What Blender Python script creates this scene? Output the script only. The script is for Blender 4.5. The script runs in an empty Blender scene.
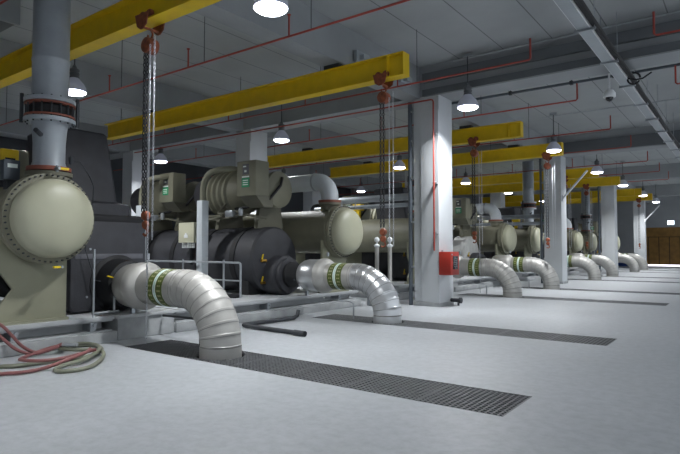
import bpy, bmesh, math, random
from mathutils import Vector, Matrix
random.seed(7)
PI = math.pi
SC = bpy.context.scene
COL = SC.collection

# ------------------------------------------------------------------ materials
def srgb(h):
    h = h.lstrip('#'); v = [int(h[i:i+2], 16)/255 for i in (0, 2, 4)]
    return [c/12.92 if c <= .04045 else ((c+.055)/1.055)**2.4 for c in v] + [1]
M = {}
def mat(name, hexcol, rough=.6, metal=0., var=.12, scale=6., bump=0., bscale=60., hex2=None, coat=0., spec=.5):
    m = bpy.data.materials.new(name); m.use_nodes = True
    nt = m.node_tree; n = nt.nodes; L = nt.links
    b = n['Principled BSDF']
    tc = n.new('ShaderNodeTexCoord'); no = n.new('ShaderNodeTexNoise')
    no.inputs['Scale'].default_value = scale; no.inputs['Detail'].default_value = 5
    L.new(tc.outputs['Object'], no.inputs['Vector'])
    ramp = n.new('ShaderNodeValToRGB')
    c = srgb(hexcol); d = srgb(hex2) if hex2 else [x*(1-var*1.6) for x in c[:3]]+[1]
    e = [min(1, x*(1+var)) for x in c[:3]]+[1] if not hex2 else c
    ramp.color_ramp.elements[0].position = .3; ramp.color_ramp.elements[1].position = .7
    ramp.color_ramp.elements[0].color = d; ramp.color_ramp.elements[1].color = e
    L.new(no.outputs['Fac'], ramp.inputs['Fac']); L.new(ramp.outputs['Color'], b.inputs['Base Color'])
    mr = n.new('ShaderNodeMapRange'); mr.inputs['To Min'].default_value = max(.03, rough-.08); mr.inputs['To Max'].default_value = min(1, rough+.1)
    L.new(no.outputs['Fac'], mr.inputs['Value']); L.new(mr.outputs['Result'], b.inputs['Roughness'])
    b.inputs['Metallic'].default_value = metal; b.inputs['Coat Weight'].default_value = coat
    b.inputs['Specular IOR Level'].default_value = spec
    if bump:
        n2 = n.new('ShaderNodeTexNoise'); n2.inputs['Scale'].default_value = bscale; L.new(tc.outputs['Object'], n2.inputs['Vector'])
        bp = n.new('ShaderNodeBump'); bp.inputs['Strength'].default_value = bump; bp.inputs['Distance'].default_value = .02
        L.new(n2.outputs['Fac'], bp.inputs['Height']); L.new(bp.outputs['Normal'], b.inputs['Normal'])
    M[name] = m; return m
def emis(name, hexcol, strength):
    m = bpy.data.materials.new(name); m.use_nodes = True
    b = m.node_tree.nodes['Principled BSDF']
    b.inputs['Base Color'].default_value = srgb(hexcol); b.inputs['Emission Color'].default_value = srgb(hexcol)
    b.inputs['Emission Strength'].default_value = strength; M[name] = m; return m

mat('floor_paint', '#a9adb1', .42, 0, .05, .9, .03, 40)
mat('soffit', '#9da1a3', .85, 0, .06, .7, .05, 30)
mat('beam_grey', '#8f9396', .8, 0, .06, 1.0)
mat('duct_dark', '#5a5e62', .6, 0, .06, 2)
mat('wall_grey', '#a5a9ac', .85, 0, .06, .8)
mat('wall_dark', '#4a4d52', .85, 0, .08, .8)
mat('column_white', '#b9bdc0', .7, 0, .05, 1.2, .04, 30)
mat('concrete', '#9b9e9f', .85, 0, .12, 4, .15, 50)
mat('deck_paint', '#a8abad', .55, 0, .06, 3)
mat('yellow', '#d9b714', .5, 0, .07, 3)
mat('orange', '#8a4a30', .55, .1, .3, 12)
mat('alu_jacket', '#a7a6a1', .42, .6, .06, 4, .03, 20)
mat('foam_seam', '#5a5b61', .6, 0, .1, 6)
mat('pale_foam', '#a3a4a2', .6, 0, .1, 4)
mat('alu', '#aeada9', .5, .4, .06, 5, .03, 25)
mat('alu_shiny', '#d0d2d4', .3, .8, .06, 3, 0, 18)
mat('alu_seam', '#8f8f8c', .5, .6, .1, 10)
mat('black_foam', '#323338', .62, 0, .18, 3.5, .12, 25)
mat('black_rubber', '#17181b', .7, 0, .1, 6)
mat('olive', '#757463', .58, 0, .08, 3)
mat('olive_dark', '#5f5e50', .55, 0, .1, 3)
mat('beige', '#a3a38e', .45, 0, .04, 2)
mat('saddle', '#878773', .5, 0, .05, 3)  # the beige, darkened to hold the shadow under the dished end
mat('beige_box', '#b6b59f', .45, 0, .03, 2)
mat('post_grey', '#bcc3c8', .5, 0, .04, 4)
mat('slate', '#4a525a', .5, 0, .06, 4)
mat('grey_pipe', '#979ea4', .42, .1, .06, 3)
mat('steel', '#a3a8ad', .4, .7, .08, 8)
mat('steel_dark', '#3d4044', .55, .5, .15, 10)
mat('grate', '#77797c', .5, .6, .12, 10)
mat('trench_dark', '#434446', .9, 0, .1, 5)
mat('red_pipe', '#983a2e', .5, 0, .08, 6)
mat('red_box', '#9c281c', .45, 0, .05, 4)
mat('gasket_red', '#854a3a', .6, 0, .1, 8)
mat('white_paint', '#d5d8da', .5, 0, .03, 3)
mat('lamp_grey', '#8c9097', .4, .5, .05, 4)
mat('chain_dark', '#222429', .5, .2, .1, 20)
mat('chain_light', '#b9bcc2', .3, .9, .1, 20)
mat('door_brown', '#8f6a30', .55, 0, .14, 3)
mat('door_line', '#3a2a15', .6, 0, .1, 3)
mat('hose_red', '#80504f', .55, 0, .08, 8)
mat('hose_green', '#787a6a', .6, 0, .1, 8)
mat('band_green', '#4c5a1e', .5, 0, .08, 20)
mat('band_white', '#dfe8e2', .5, 0, .03, 20)
mat('band_cyan', '#9cc4ba', .5, 0, .03, 20)
mat('glyph', '#c9c99a', .5, 0, .03, 20)
mat('label_green', '#1f8a5c', .5, 0, .05, 20)
mat('label_dark', '#4d4f55', .5, 0, .05, 20)
mat('valve_yellow', '#e0c21c', .45, 0, .05, 10)
mat('brass', '#b08a3a', .35, .8, .1, 10)
mat('screen', '#22262b', .25, 0, .05, 10)
mat('blue_plastic', '#23407e', .5, 0, .05, 6)
mat('sun_ground', '#e6e6ee', .9, 0, .03, 2)
emis('lens', '#eef0ff', 16)
emis('shade_glass', '#9a9fae', .15)
emis('sign_lit', '#dff3ff', 5)

# soffit: long board joints running away from the viewer (real pattern of the slab)
def add_joints(m, axis='X', period=1.16, dark=.45, width=.012, offset=0.):
    nt = m.node_tree; n = nt.nodes; L = nt.links; b = n['Principled BSDF']
    src = b.inputs['Base Color'].links[0].from_socket
    tc = n.new('ShaderNodeTexCoord'); sp = n.new('ShaderNodeSeparateXYZ'); L.new(tc.outputs['Object'], sp.inputs[0])
    a = n.new('ShaderNodeMath'); a.operation = 'ADD'; a.inputs[1].default_value = 100*period+offset; L.new(sp.outputs[axis], a.inputs[0])
    mo = n.new('ShaderNodeMath'); mo.operation = 'MODULO'; mo.inputs[1].default_value = period; L.new(a.outputs[0], mo.inputs[0])
    lt = n.new('ShaderNodeMath'); lt.operation = 'LESS_THAN'; lt.inputs[1].default_value = width*2; L.new(mo.outputs[0], lt.inputs[0])
    mx = n.new('ShaderNodeMix'); mx.data_type = 'RGBA'; mx.blend_type = 'MULTIPLY'; L.new(lt.outputs[0], mx.inputs[0]); L.new(src, mx.inputs[6])
    mx.inputs[7].default_value = (dark, dark, dark, 1); L.new(mx.outputs[2], b.inputs['Base Color'])
add_joints(M['soffit'], 'X', 1.16, .45, .012, 4.74)

# faint large blotches on the floor
def floor_wear(m):
    nt = m.node_tree; n = nt.nodes; L = nt.links; b = n['Principled BSDF']
    src = b.inputs['Base Color'].links[0].from_socket
    tc = n.new('ShaderNodeTexCoord'); no = n.new('ShaderNodeTexNoise'); no.inputs['Scale'].default_value = 9; no.inputs['Detail'].default_value = 8; no.inputs['Roughness'].default_value = .7
    L.new(tc.outputs['Object'], no.inputs['Vector'])
    r = n.new('ShaderNodeValToRGB'); r.color_ramp.elements[0].color = (.84, .84, .84, 1); r.color_ramp.elements[1].color = (1, 1, 1, 1)
    r.color_ramp.elements[0].position = .35; r.color_ramp.elements[1].position = .6
    L.new(no.outputs['Fac'], r.inputs['Fac'])
    mx = n.new('ShaderNodeMix'); mx.data_type = 'RGBA'; mx.blend_type = 'MULTIPLY'; mx.inputs[0].default_value = 1
    L.new(src, mx.inputs[6]); L.new(r.outputs[0], mx.inputs[7]); L.new(mx.outputs[2], b.inputs['Base Color'])
floor_wear(M['floor_paint'])

# printed pale blocks round the green marking bands
def band_print(m):
    nt = m.node_tree; n = nt.nodes; L = nt.links; b = n['Principled BSDF']
    src = b.inputs['Base Color'].links[0].from_socket
    tc = n.new('ShaderNodeTexCoord'); sp = n.new('ShaderNodeSeparateXYZ'); L.new(tc.outputs['Object'], sp.inputs[0])
    def mt(op, a, bb=None, c=None):
        k = n.new('ShaderNodeMath'); k.operation = op
        for i, v in enumerate((a, bb, c)):
            if v is None: continue
            if isinstance(v, (int, float)): k.inputs[i].default_value = v
            else: L.new(v, k.inputs[i])
        return k.outputs[0]
    ang = mt('ARCTAN2', mt('SUBTRACT', sp.outputs['Z'], .9), sp.outputs['Y'])
    u = mt('FRACT', mt('MULTIPLY_ADD', ang, 24/(2*PI), 40.2))
    x = mt('FRACT', mt('MULTIPLY_ADD', sp.outputs['X'], 1/.22, 7.66/.22+50))
    wide = mt('MULTIPLY', mt('GREATER_THAN', u, .42), mt('LESS_THAN', u, .78))
    inx = mt('MULTIPLY', mt('GREATER_THAN', x, .17), mt('LESS_THAN', x, .5))
    gap = mt('GREATER_THAN', mt('ABSOLUTE', mt('SUBTRACT', x, .34)), .03)
    f_ = mt('MULTIPLY', mt('MULTIPLY', wide, inx), gap)
    mx = n.new('ShaderNodeMix'); mx.data_type = 'RGBA'; L.new(f_, mx.inputs[0]); L.new(src, mx.inputs[6]); mx.inputs[7].default_value = srgb('#9c9d72')
    L.new(mx.outputs[2], b.inputs['Base Color'])
band_print(M['band_green'])

# ------------------------------------------------------------------ mesh helpers
class MB:
    def __init__(s): s.bm = bmesh.new()
    def box(s, x0, x1, y0, y1, z0, z1, bev=0.):
        r = bmesh.ops.create_cube(s.bm, size=1)
        for v in r['verts']:
            v.co = Vector(((x0+x1)/2+v.co.x*(x1-x0), (y0+y1)/2+v.co.y*(y1-y0), (z0+z1)/2+v.co.z*(z1-z0)))
        if bev:
            es = list({e for v in r['verts'] for e in v.link_edges})
            bmesh.ops.bevel(s.bm, geom=es, offset=bev, segments=2, profile=.5, affect='EDGES')
        return s
    def bar(s, p0, p1, w, h=None):
        """rectangular bar between two points"""
        p0 = Vector(p0); p1 = Vector(p1); h = h or w
        d = (p1-p0).normalized(); up = Vector((0, 0, 1)) if abs(d.z) < .95 else Vector((1, 0, 0))
        a = d.cross(up).normalized(); b = a.cross(d)
        vs = []
        for p in (p0, p1):
            for i, j in ((-1, -1), (1, -1), (1, 1), (-1, 1)):
                vs.append(s.bm.verts.new(p+a*(i*w/2)+b*(j*h/2)))
        for f in ((3, 2, 1, 0), (4, 5, 6, 7), (0, 1, 5, 4), (1, 2, 6, 5), (2, 3, 7, 6), (3, 0, 4, 7)):
            s.bm.faces.new([vs[i] for i in f])
        return s
    def sweep(s, pts, rad, seg=20, cap=True):
        """round tube through pts, rad a number or one per point"""
        pts = [Vector(p) for p in pts]; n = len(pts)
        if not isinstance(rad, (list, tuple)): rad = [rad]*n
        rings = []; a = None
        for i in range(n):
            t = (pts[min(i+1, n-1)]-pts[max(i-1, 0)])
            if t.length < 1e-9: t = pts[min(i+2, n-1)]-pts[max(i-2, 0)]
            t.normalize()
            if a is None:
                up = Vector((0, 0, 1)) if abs(t.z) < .9 else Vector((0, 1, 0))
                a = t.cross(up).normalized()
            else:
                a = (a-t*a.dot(t)).normalized()
            b = t.cross(a)
            rings.append([s.bm.verts.new(pts[i]+(a*math.cos(2*PI*k/seg)+b*math.sin(2*PI*k/seg))*rad[i]) for k in range(seg)])
        for i in range(n-1):
            for k in range(seg):
                s.bm.faces.new((rings[i][k], rings[i][(k+1) % seg], rings[i+1][(k+1) % seg], rings[i+1][k]))
        if cap:
            s.bm.faces.new(rings[0][::-1]); s.bm.faces.new(rings[-1])
        return s
    def cyl(s, p0, p1, r, r1=None, seg=20): return s.sweep([p0, p1], [r, r if r1 is None else r1], seg)
    def lathe(s, c, axis, prof, seg=32):
        """prof: list of (position along axis, radius)"""
        c = Vector(c); ax = {'x': Vector((1, 0, 0)), 'y': Vector((0, 1, 0)), 'z': Vector((0, 0, 1))}[axis]
        u = {'x': Vector((0, 1, 0)), 'y': Vector((0, 0, 1)), 'z': Vector((1, 0, 0))}[axis]; w = ax.cross(u)
        rings = [[s.bm.verts.new(c+ax*t+(u*math.cos(2*PI*k/seg)+w*math.sin(2*PI*k/seg))*max(r, 1e-4)) for k in range(seg)] for t, r in prof]
        for i in range(len(rings)-1):
            for k in range(seg):
                s.bm.faces.new((rings[i][k], rings[i][(k+1) % seg], rings[i+1][(k+1) % seg], rings[i+1][k]))
        s.bm.faces.new(rings[0][::-1]); s.bm.faces.new(rings[-1]); return s
    def prism(s, poly, d0, d1, plane='xz'):
        """polygon in a plane, extruded between d0 and d1 along the third axis"""
        def P(a, b, d): return {'xz': Vector((a, d, b)), 'yz': Vector((d, a, b)), 'xy': Vector((a, b, d))}[plane]
        A = [s.bm.verts.new(P(a, b, d0)) for a, b in poly]; B = [s.bm.verts.new(P(a, b, d1)) for a, b in poly]
        n = len(poly); s.bm.faces.new(A); s.bm.faces.new(B[::-1])
        for i in range(n): s.bm.faces.new((A[i], B[i], B[(i+1) % n], A[(i+1) % n]))
        return s
    def loft(s, loops):
        R = [[s.bm.verts.new(Vector(p)) for p in l] for l in loops]; n = len(R[0])
        for i in range(len(R)-1):
            for k in range(n): s.bm.faces.new((R[i][k], R[i][(k+1) % n], R[i+1][(k+1) % n], R[i+1][k]))
        s.bm.faces.new(R[0][::-1]); s.bm.faces.new(R[-1]); return s
    def quad(s, *ps): s.bm.faces.new([s.bm.verts.new(Vector(p)) for p in ps]); return s
    def build(s, name, m, parent=None, smooth=True):
        bmesh.ops.recalc_face_normals(s.bm, faces=s.bm.faces[:])
        me = bpy.data.meshes.new(name); s.bm.to_mesh(me); s.bm.free()
        for p in me.polygons: p.use_smooth = smooth
        if smooth: me.set_sharp_from_angle(angle=math.radians(32))
        me.materials.append(M[m] if isinstance(m, str) else m)
        o = bpy.data.objects.new(name, me); COL.objects.link(o)
        if parent is not None: o.parent = parent
        return o
def tag(o, label, cat, group=None, kind=None):
    o['label'] = label; o['category'] = cat
    if group: o['group'] = group
    if kind: o['kind'] = kind
    return o
def thing(name, label, cat, group=None, loc=(0, 0, 0)):
    o = bpy.data.objects.new(name, None); COL.objects.link(o); o.location = loc; o.empty_display_size = .2
    return tag(o, label, cat, group)
def struct(o): o['kind'] = 'structure'; return o
def copy_tree(o, parent=None):
    c = o.copy(); COL.objects.link(c)
    if parent is not None: c.parent = parent
    for ch in list(o.children):
        if not ch.name.startswith('bolt.') and ch.name != 'bolt': copy_tree(ch, c)
    return c
def dup(o, loc, label):
    c = copy_tree(o); c.location = loc; c['label'] = label; return c
def rrect(cx, cy, hx, hy, r, z, n=4):
    out = []
    for qx, qy, a0 in ((1, 1, 0), (-1, 1, 90), (-1, -1, 180), (1, -1, 270)):
        for i in range(n+1):
            a = math.radians(a0+90*i/n); out.append((cx+qx*(hx-r)+r*math.cos(a), cy+qy*(hy-r)+r*math.sin(a), z))
    return out
def arc_pts(c, r, a0, a1, n, plane='xz'):
    out = []
    for i in range(n+1):
        a = math.radians(a0+(a1-a0)*i/n); u, v = r*math.cos(a), r*math.sin(a)
        out.append((c[0]+u, c[1], c[2]+v) if plane == 'xz' else ((c[0], c[1]+u, c[2]+v) if plane == 'yz' else (c[0]+u, c[1]+v, c[2])))
    return out
ORD = ['first', 'second', 'third', 'fourth', 'fifth', 'sixth', 'seventh', 'eighth', 'ninth', 'tenth', 'eleventh', 'twelfth']
PERIOD = 11.7
PIPE_Y = [5.33, 9.83, 17.35, 21.65, 28.95, 33.25, 40.5, 44.5]
BEAM_Y = [4.97, 9.57, 16.95, 21.2, 28.6, 32.9, 40.3, 44.5]
COL_Y = [13.08+PERIOD*k for k in range(4)]

# ------------------------------------------------------------------ setting
X0, X1, Y0, Y1, ZS = -26., 4., -4., 56., 6.4
TR = (-7.75, -1.81)                     # trenches along x
HW = .42                                # half width of a trench
f = MB(); ys = [Y0]
for y in PIPE_Y: ys += [y-HW-.03, y+HW-.03]
ys.append(Y1)
f.quad((X0, Y0, 0), (TR[0], Y0, 0), (TR[0], Y1, 0), (X0, Y1, 0)); f.quad((TR[1], Y0, 0), (X1, Y0, 0), (X1, Y1, 0), (TR[1], Y1, 0))
for i in range(0, len(ys), 2): f.quad((TR[0], ys[i], 0), (TR[1], ys[i], 0), (TR[1], ys[i+1], 0), (TR[0], ys[i+1], 0))
struct(f.build('floor', 'floor_paint', smooth=False))
f = MB()
for y in PIPE_Y:
    a, b, c, d, z = TR[0], TR[1], y-HW-.03, y+HW-.03, -.35
    f.quad((a, c, z), (b, c, z), (b, d, z), (a, d, z)); f.quad((a, c, 0), (b, c, 0), (b, c, z), (a, c, z)); f.quad((a, d, 0), (b, d, 0), (b, d, z), (a, d, z))
    f.quad((a, c, 0), (a, d, 0), (a, d, z), (a, c, z)); f.quad((b, c, 0), (b, d, 0), (b, d, z), (b, c, z))
struct(f.build('floor_trench', 'trench_dark', smooth=False))
struct(MB().box(X0, X1, Y0, Y1, ZS, ZS+.2).build('ceiling', 'soffit', smooth=False))
struct(MB().box(X0-.2, X0, Y0, Y1, -.3, ZS+.2).build('wall_left', 'wall_dark', smooth=False))
struct(MB().box(X0, X1, Y0-.2, Y0, -.3, ZS+.2).build('wall_back', 'wall_dark', smooth=False))
# far wall with a wide door opening
DX0, DX1, DZ = -8.05, -1.6, 3.42
w = MB(); w.box(X0, DX0, Y1, Y1+.25, -.3, ZS+.2); w.box(DX1, X1, Y1, Y1+.25, -.3, ZS+.2); w.box(DX0, DX1, Y1, Y1+.25, DZ, ZS+.2)
struct(w.build('wall_far', 'wall_grey', smooth=False))
dr = struct(MB().box(DX0, DX1, Y1+.06, Y1+.14, .13, DZ).build('door_1', 'door_brown', smooth=False))
for i in range(1, 8):
    x = DX0+(DX1-DX0)*i/8
    MB().box(x-.03, x+.03, Y1+.045, Y1+.06, .16, 2.55).build('panel_joint', 'door_line', dr, False)
MB().box(DX0, DX1, Y1+.045, Y1+.06, 2.55, 2.6).build('panel_joint', 'door_line', dr, False)
struct(MB().box(-30, 20, Y1+.25, Y1+14, -.05, -.02).build('ground_outside', 'sun_ground', smooth=False))

# girders along the depth, cross beams between them
for k, x in enumerate((-6.93, -13.75, -20.5)):
    struct(MB().box(x-.6, x-.1, Y0, Y1, 5.55, ZS).build('ceiling_girder', 'beam_grey', smooth=False))
for y in [COL_Y[0]-PERIOD]+COL_Y:
    cb = struct(MB().box(X0, X1, y, y+.8, 5.58, ZS).build('ceiling_beam', 'beam_grey', smooth=False))
for j, (z0, z1) in enumerate(((5.56, 5.735), (5.93, 6.17))):  # thin dark boxes forming the dark bands on the beam face
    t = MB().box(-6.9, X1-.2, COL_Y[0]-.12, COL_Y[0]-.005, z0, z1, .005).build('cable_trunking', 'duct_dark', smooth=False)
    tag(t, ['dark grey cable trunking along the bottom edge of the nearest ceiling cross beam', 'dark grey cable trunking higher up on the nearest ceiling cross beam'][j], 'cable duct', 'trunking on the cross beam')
t = MB().box(-6.9, X1-.2, COL_Y[1]-.12, COL_Y[1]-.005, 5.6, 6.08, .005).build('cable_trunking', 'duct_dark', smooth=False)  # one deeper dark band on the second beam face
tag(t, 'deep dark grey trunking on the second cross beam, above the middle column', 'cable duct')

# columns
def column(x, y, name='column'):
    o = MB().box(x-.33, x+.42, y, y+.8, 0, 5.58, .012).build(name, 'column_white', smooth=False)
    struct(o)
    MB().box(x-.1, x+.42, y-.035, y, .12, 5.15, .006).build('cladding_panel', 'column_white', o, False)
    MB().box(x-.34, x+.435, y-.05, y+.81, 0, .1, .006).build('column_base', 'concrete', o, False)
    return o
for y in COL_Y: column(-6.9, y)
for x in (-13.9, -20.8):
    for y in COL_Y[:3]: column(x, y)

# ------------------------------------------------------------------ overhead crane beams
def crane_beam_mb():
    a, b = -16.3, -5.45; m = MB(); h0, h1, hw = 4.98, 5.45, .13
    m.box(a, b, -.012, .012, h0+.02, h1-.02); m.box(a, b, -hw, hw, h0, h0+.022); m.box(a, b, -hw, hw, h1-.022, h1)
    return m
def crane_beam(): 
    r = thing('crane_beam', 'x', 'crane beam', 'yellow hoist beams')
    crane_beam_mb().build('i_section', 'yellow', r, False)
    MB().box(-5.462, -5.45, -.125, .125, 5.0, 5.43).build('end_plate', 'yellow', r, False)
    MB().box(-5.85, -5.835, -.115, .115, 5.0, 5.43).build('stiffener_plate', 'yellow', r, False)
    for x in (-7.28, -14.1):
        m = MB(); m.box(x-.2, x+.2, -.1, .1, 5.45, 5.555); m.build('hanger_bracket', 'steel_dark', r, False)
    return r
BL = ['yellow steel hoist beam nearest the camera, crossing the top left corner', 'long yellow steel hoist beam in the middle, ending left of the nearest column with hoist at its tip',
      'third yellow hoist beam, seen just right behind the nearest column top', 'fourth yellow hoist beam, ending beside the lamp in front of the middle column',
      'fifth yellow hoist beam, beyond the middle column', 'sixth yellow hoist beam, crossing just above the third column top',
      'seventh yellow hoist beam, above the far column', 'farthest yellow hoist beam, ending by the last lamps']
cb = crane_beam(); BX = [0, 0, -.12, -.02, -.3, -.1, -.1, 0]
for i, y in enumerate(BEAM_Y):
    if i == 0: cb.location = (0, y, 0); cb['label'] = BL[0]
    else: dup(cb, (BX[i], y, 0), BL[i])

# chain hoists
def chain_mb(m, x, y, z0, z1, r=.011, L=.062, w=.019):
    n = int((z1-z0)/(L*.78)); 
    for i in range(n):
        zc = z1-(i+.5)*L*.78; pts = []
        for k in range(9):
            a = 2*PI*k/8; u, v = w*math.cos(a), L/2*math.sin(a)*.95
            pts.append((x+u, y, zc+v) if i % 2 else (x, y+u, zc+v))
        m.sweep(pts, r*.62, 5, False)
    return m
def hoist(zhook, zloop, zbeam=4.98):
    r = thing('chain_hoist', 'x', 'hoist', 'chain hoists on the yellow beams')
    m = MB()
    for s in (-1, 1):
        for dx in (-.09, .09):
            m.lathe((dx, s*.07, zbeam+.097), 'y', [(-.03, .065), (-.02, .075), (.02, .075), (.03, .065)], 16)
        m.prism([(-.17, zbeam+.1), (.17, zbeam+.1), (.12, zbeam-.08), (.03, zbeam-.14), (-.03, zbeam-.14), (-.12, zbeam-.08)], s*.15-.008, s*.15+.008)
    m.cyl((0, -.16, zbeam-.1), (0, .16, zbeam-.1), .02, seg=10)
    m.build('trolley', 'orange', r)
    m = MB(); m.sweep(arc_pts((0, 0, zbeam-.19), .06, -200, 60, 10), .016, 8); m.build('suspension_hook', 'orange', r)
    m = MB(); m.lathe((0, 0, zbeam-.36), 'y', [(-.1, .07), (-.085, .115), (-.03, .125), (.03, .125), (.085, .115), (.1, .07)], 24)
    m.build('hoist_body', 'orange', r)
    m = MB(); chain_mb(m, -.045, -.06, zhook, zbeam-.4, .014, .075, .019); m.build('load_chain', 'chain_dark', r)
    m = MB(); chain_mb(m, .025, -.06, zhook, zbeam-.4, .014, .075, .019); m.build('load_chain', 'chain_dark', r)
    m = MB(); chain_mb(m, .21, -.14, zloop, zbeam-.42, .007, .05, .012); m.build('hand_chain', 'chain_light', r)
    m = MB(); chain_mb(m, .29, -.12, zloop+1.5 if zloop < 1 else zloop, zbeam-.3, .007, .05, .012); m.build('hand_chain', 'chain_light', r)
    m = MB(); m.lathe((-.01, -.03, zhook-.05), 'y', [(-.05, .05), (-.03, .075), (.03, .075), (.05, .05)], 18)
    m.lathe((-.01, -.03, zhook-.19), 'y', [(-.03, .05), (-.02, .065), (.02, .065), (.03, .05)], 16)
    m.sweep(arc_pts((-.01, -.03, zhook-.3), .055, 100, -150, 12), .018, 8); m.cyl((-.01, -.03, zhook-.12), (-.01, -.03, zhook-.25), .022, seg=10)
    m.build('hook_block', 'orange', r)
    return r
h1 = hoist(2.06, .1); h1.location = (-7.33, BEAM_Y[0], 0); h1['label'] = 'orange chain hoist hanging in front of the nearest silver floor pipe'
h2 = hoist(1.9, 1.55); h2.location = (-5.98, BEAM_Y[1], 0); h2['label'] = 'chain hoist at the tip of the middle beam, left of the nearest column'
HL = [(2, -7.13, 'chain hoist just right of the nearest column, behind the red box'), (3, -6.03, 'chain hoist hanging directly before the middle column'),
      (4, -7.3, 'chain hoist just beyond the middle column, under the fifth beam'), (5, -7.25, 'chain hoist left of the third column, under the sixth beam'), (7, -6.3, 'farthest chain hoist, beside the last column')]
for i, x, l in HL: dup(h2 if i != 2 else h1, (x, BEAM_Y[i], 0), l)

# ------------------------------------------------------------------ high-bay lamps
LENS_Z = 5.0
def lamp():
    r = thing('high_bay_lamp', 'x', 'ceiling lamp', 'high-bay lamps')
    MB().cyl((0, 0, LENS_Z+.6), (0, 0, ZS-.12), .012, seg=8).build('hanging_rod', 'steel_dark', r)
    m = MB(); m.lathe((0, 0, LENS_Z), 'z', [(.3, .07), (.31, .1), (.34, .105), (.36, .085), (.39, .105), (.42, .105), (.44, .085), (.47, .105), (.5, .105), (.53, .06), (.6, .03)], 20); m.build('ballast_housing', 'duct_dark', r)
    m = MB(); m.lathe((0, 0, LENS_Z), 'z', [(.0, .25), (.03, .255), (.1, .245), (.18, .2), (.25, .14), (.31, .09)], 32); m.build('reflector_shade', 'shade_glass', r)
    m = MB(); m.lathe((0, 0, LENS_Z), 'z', [(-.06, .14), (-.045, .2), (-.015, .243), (-.002, .246)], 32); m.build('lens', 'lens', r)
    m = MB(); m.box(-.12, .12, -.03, .03, ZS-.13, ZS-.06); m.build('mounting_plate', 'steel', r)
    return r
lp = lamp(); first = True
LY = [5.72, 12.7, 20.15, 27.05, 33.5, 40.6, 46.8]
LDY = {-12.0: [.5, .3, .3, .3, .3, .3], -18.8: [.9, .6, .4, .4, .3, .3]}
ROWS = [(-5.5, 'row over the aisle beside the columns', 7), (-12.0, 'row above the chillers', 6), (-18.8, 'row at the back of the hall', 4)]
PW = 175
for x in (-5.5, -12.0):  # two unseen lamps added, continuing the rows, to light the near floor
    o = copy_tree(lp) if not first else lp; first = False; o.location = (x, -1.4, 0); o['label'] = f'high-bay lamp above and behind the viewer, {"aisle" if x > -6 else "chiller"} row'
    ld = bpy.data.lights.new('lamp_glow', 'AREA'); ld.shape = 'DISK'; ld.size = .42; ld.energy = PW; ld.color = (.96, .98, 1.0); ld.spread = math.radians(140)
    lo = bpy.data.objects.new('lamp_glow', ld); COL.objects.link(lo); lo.location = (x, -1.4, LENS_Z-.075)
for x, what, n in ROWS:
    for j in range(n):
        lab = f'high-bay lamp, {ORD[j]} from the camera in the {what}'
        if first: lp.location = (x, LY[j], 0); lp['label'] = lab; first = False
        else: dup(lp, (x, LY[j]+(LDY[x][j] if x in LDY else 0), 0), lab)
        ld = bpy.data.lights.new('lamp_glow', 'AREA'); ld.shape = 'DISK'; ld.size = .42; ld.energy = PW*(.6 if x < -18 else 1); ld.color = (.96, .98, 1.0); ld.spread = math.radians(140)
        lo = bpy.data.objects.new('lamp_glow', ld); COL.objects.link(lo); lo.location = (x, LY[j]+(LDY[x][j] if x in LDY else 0), LENS_Z-.075)

# thin conduits along the soffit carrying lamps, dark pipe on the soffit
for j, y in enumerate(LY[1:5]):
    m = MB().cyl((-5.9, y+.05, ZS-.15), (X1-.1, y+.05, ZS-.15), .016, seg=8).build('conduit', 'steel')
    tag(m, f'thin grey conduit along the soffit, running right from the {ORD[j+1]} lamp of the aisle row', 'conduit', 'lamp conduits')
g = thing('soffit_pipe', 'dark grey pipe hung under the soffit just beyond the nearest cross beam', 'pipe')
m = MB(); m.cyl((-7.0, 14.9, 5.8), (X1-.1, 14.9, 5.8), .035, seg=12); m.build('pipe', 'slate', g)
for x in (-5.2, -3.6, -2.6, -1.0):
    m = MB(); m.cyl((x, 14.9, 5.75), (x, 14.9, ZS), .012, seg=8); m.box(x-.04, x+.04, 14.86, 14.94, 5.75, 5.85); m.build('pipe_hanger', 'steel_dark', g)

# sprinkler branch pipes
def sprinkler(y, xa, xb, z, heads, label, up='right'):
    r = thing('sprinkler_pipe', label, 'sprinkler pipe', 'red sprinkler branch pipes')
    m = MB()
    if up == 'left': m.sweep([(xa, y, z+.42), (xa, y, z+.03), (xa+.03, y, z), (xb, y, z)], .019, 10)
    else: m.sweep([(xa, y, z), (xb-.03, y, z), (xb, y, z+.03), (xb, y, z+.42)], .019, 10)
    m.build('pipe', 'red_pipe', r)
    for x in heads:
        m = MB(); m.cyl((x, y, z), (x, y, z+.36), .016, seg=8); m.lathe((x, y, z+.36), 'z', [(0, .02), (.02, .035), (.03, .035), (.04, .01)], 10); m.build('sprinkler_head', 'red_pipe', r)
        m = MB(); m.cyl((x+.5, y, z), (x+.5, y, ZS), .007, seg=6); m.build('hanger_rod', 'steel_dark', r)
    return r
SY = [3.5, 7.06, 10.75, 14.4, 18.5, 22.15, 26.2, 30.0, 33.7]
for i, y in enumerate(SY):
    sprinkler(y, -24, -3.35, 5.2, [x for x in (-21.2, -18, -15, -12, -9.1, -6.35) if not (i == 0 and x > -10)], f'red sprinkler branch pipe, {ORD[i]} from the camera, left of the cable tray')
for i, y in enumerate((10.8, 14.3)):
    sprinkler(y, -1.24, X1-.3, 5.2, [-.6, 1.8], f'short red sprinkler pipe right of the cable tray, {"nearer" if i == 0 else "farther"} of the two', 'left')
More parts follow.
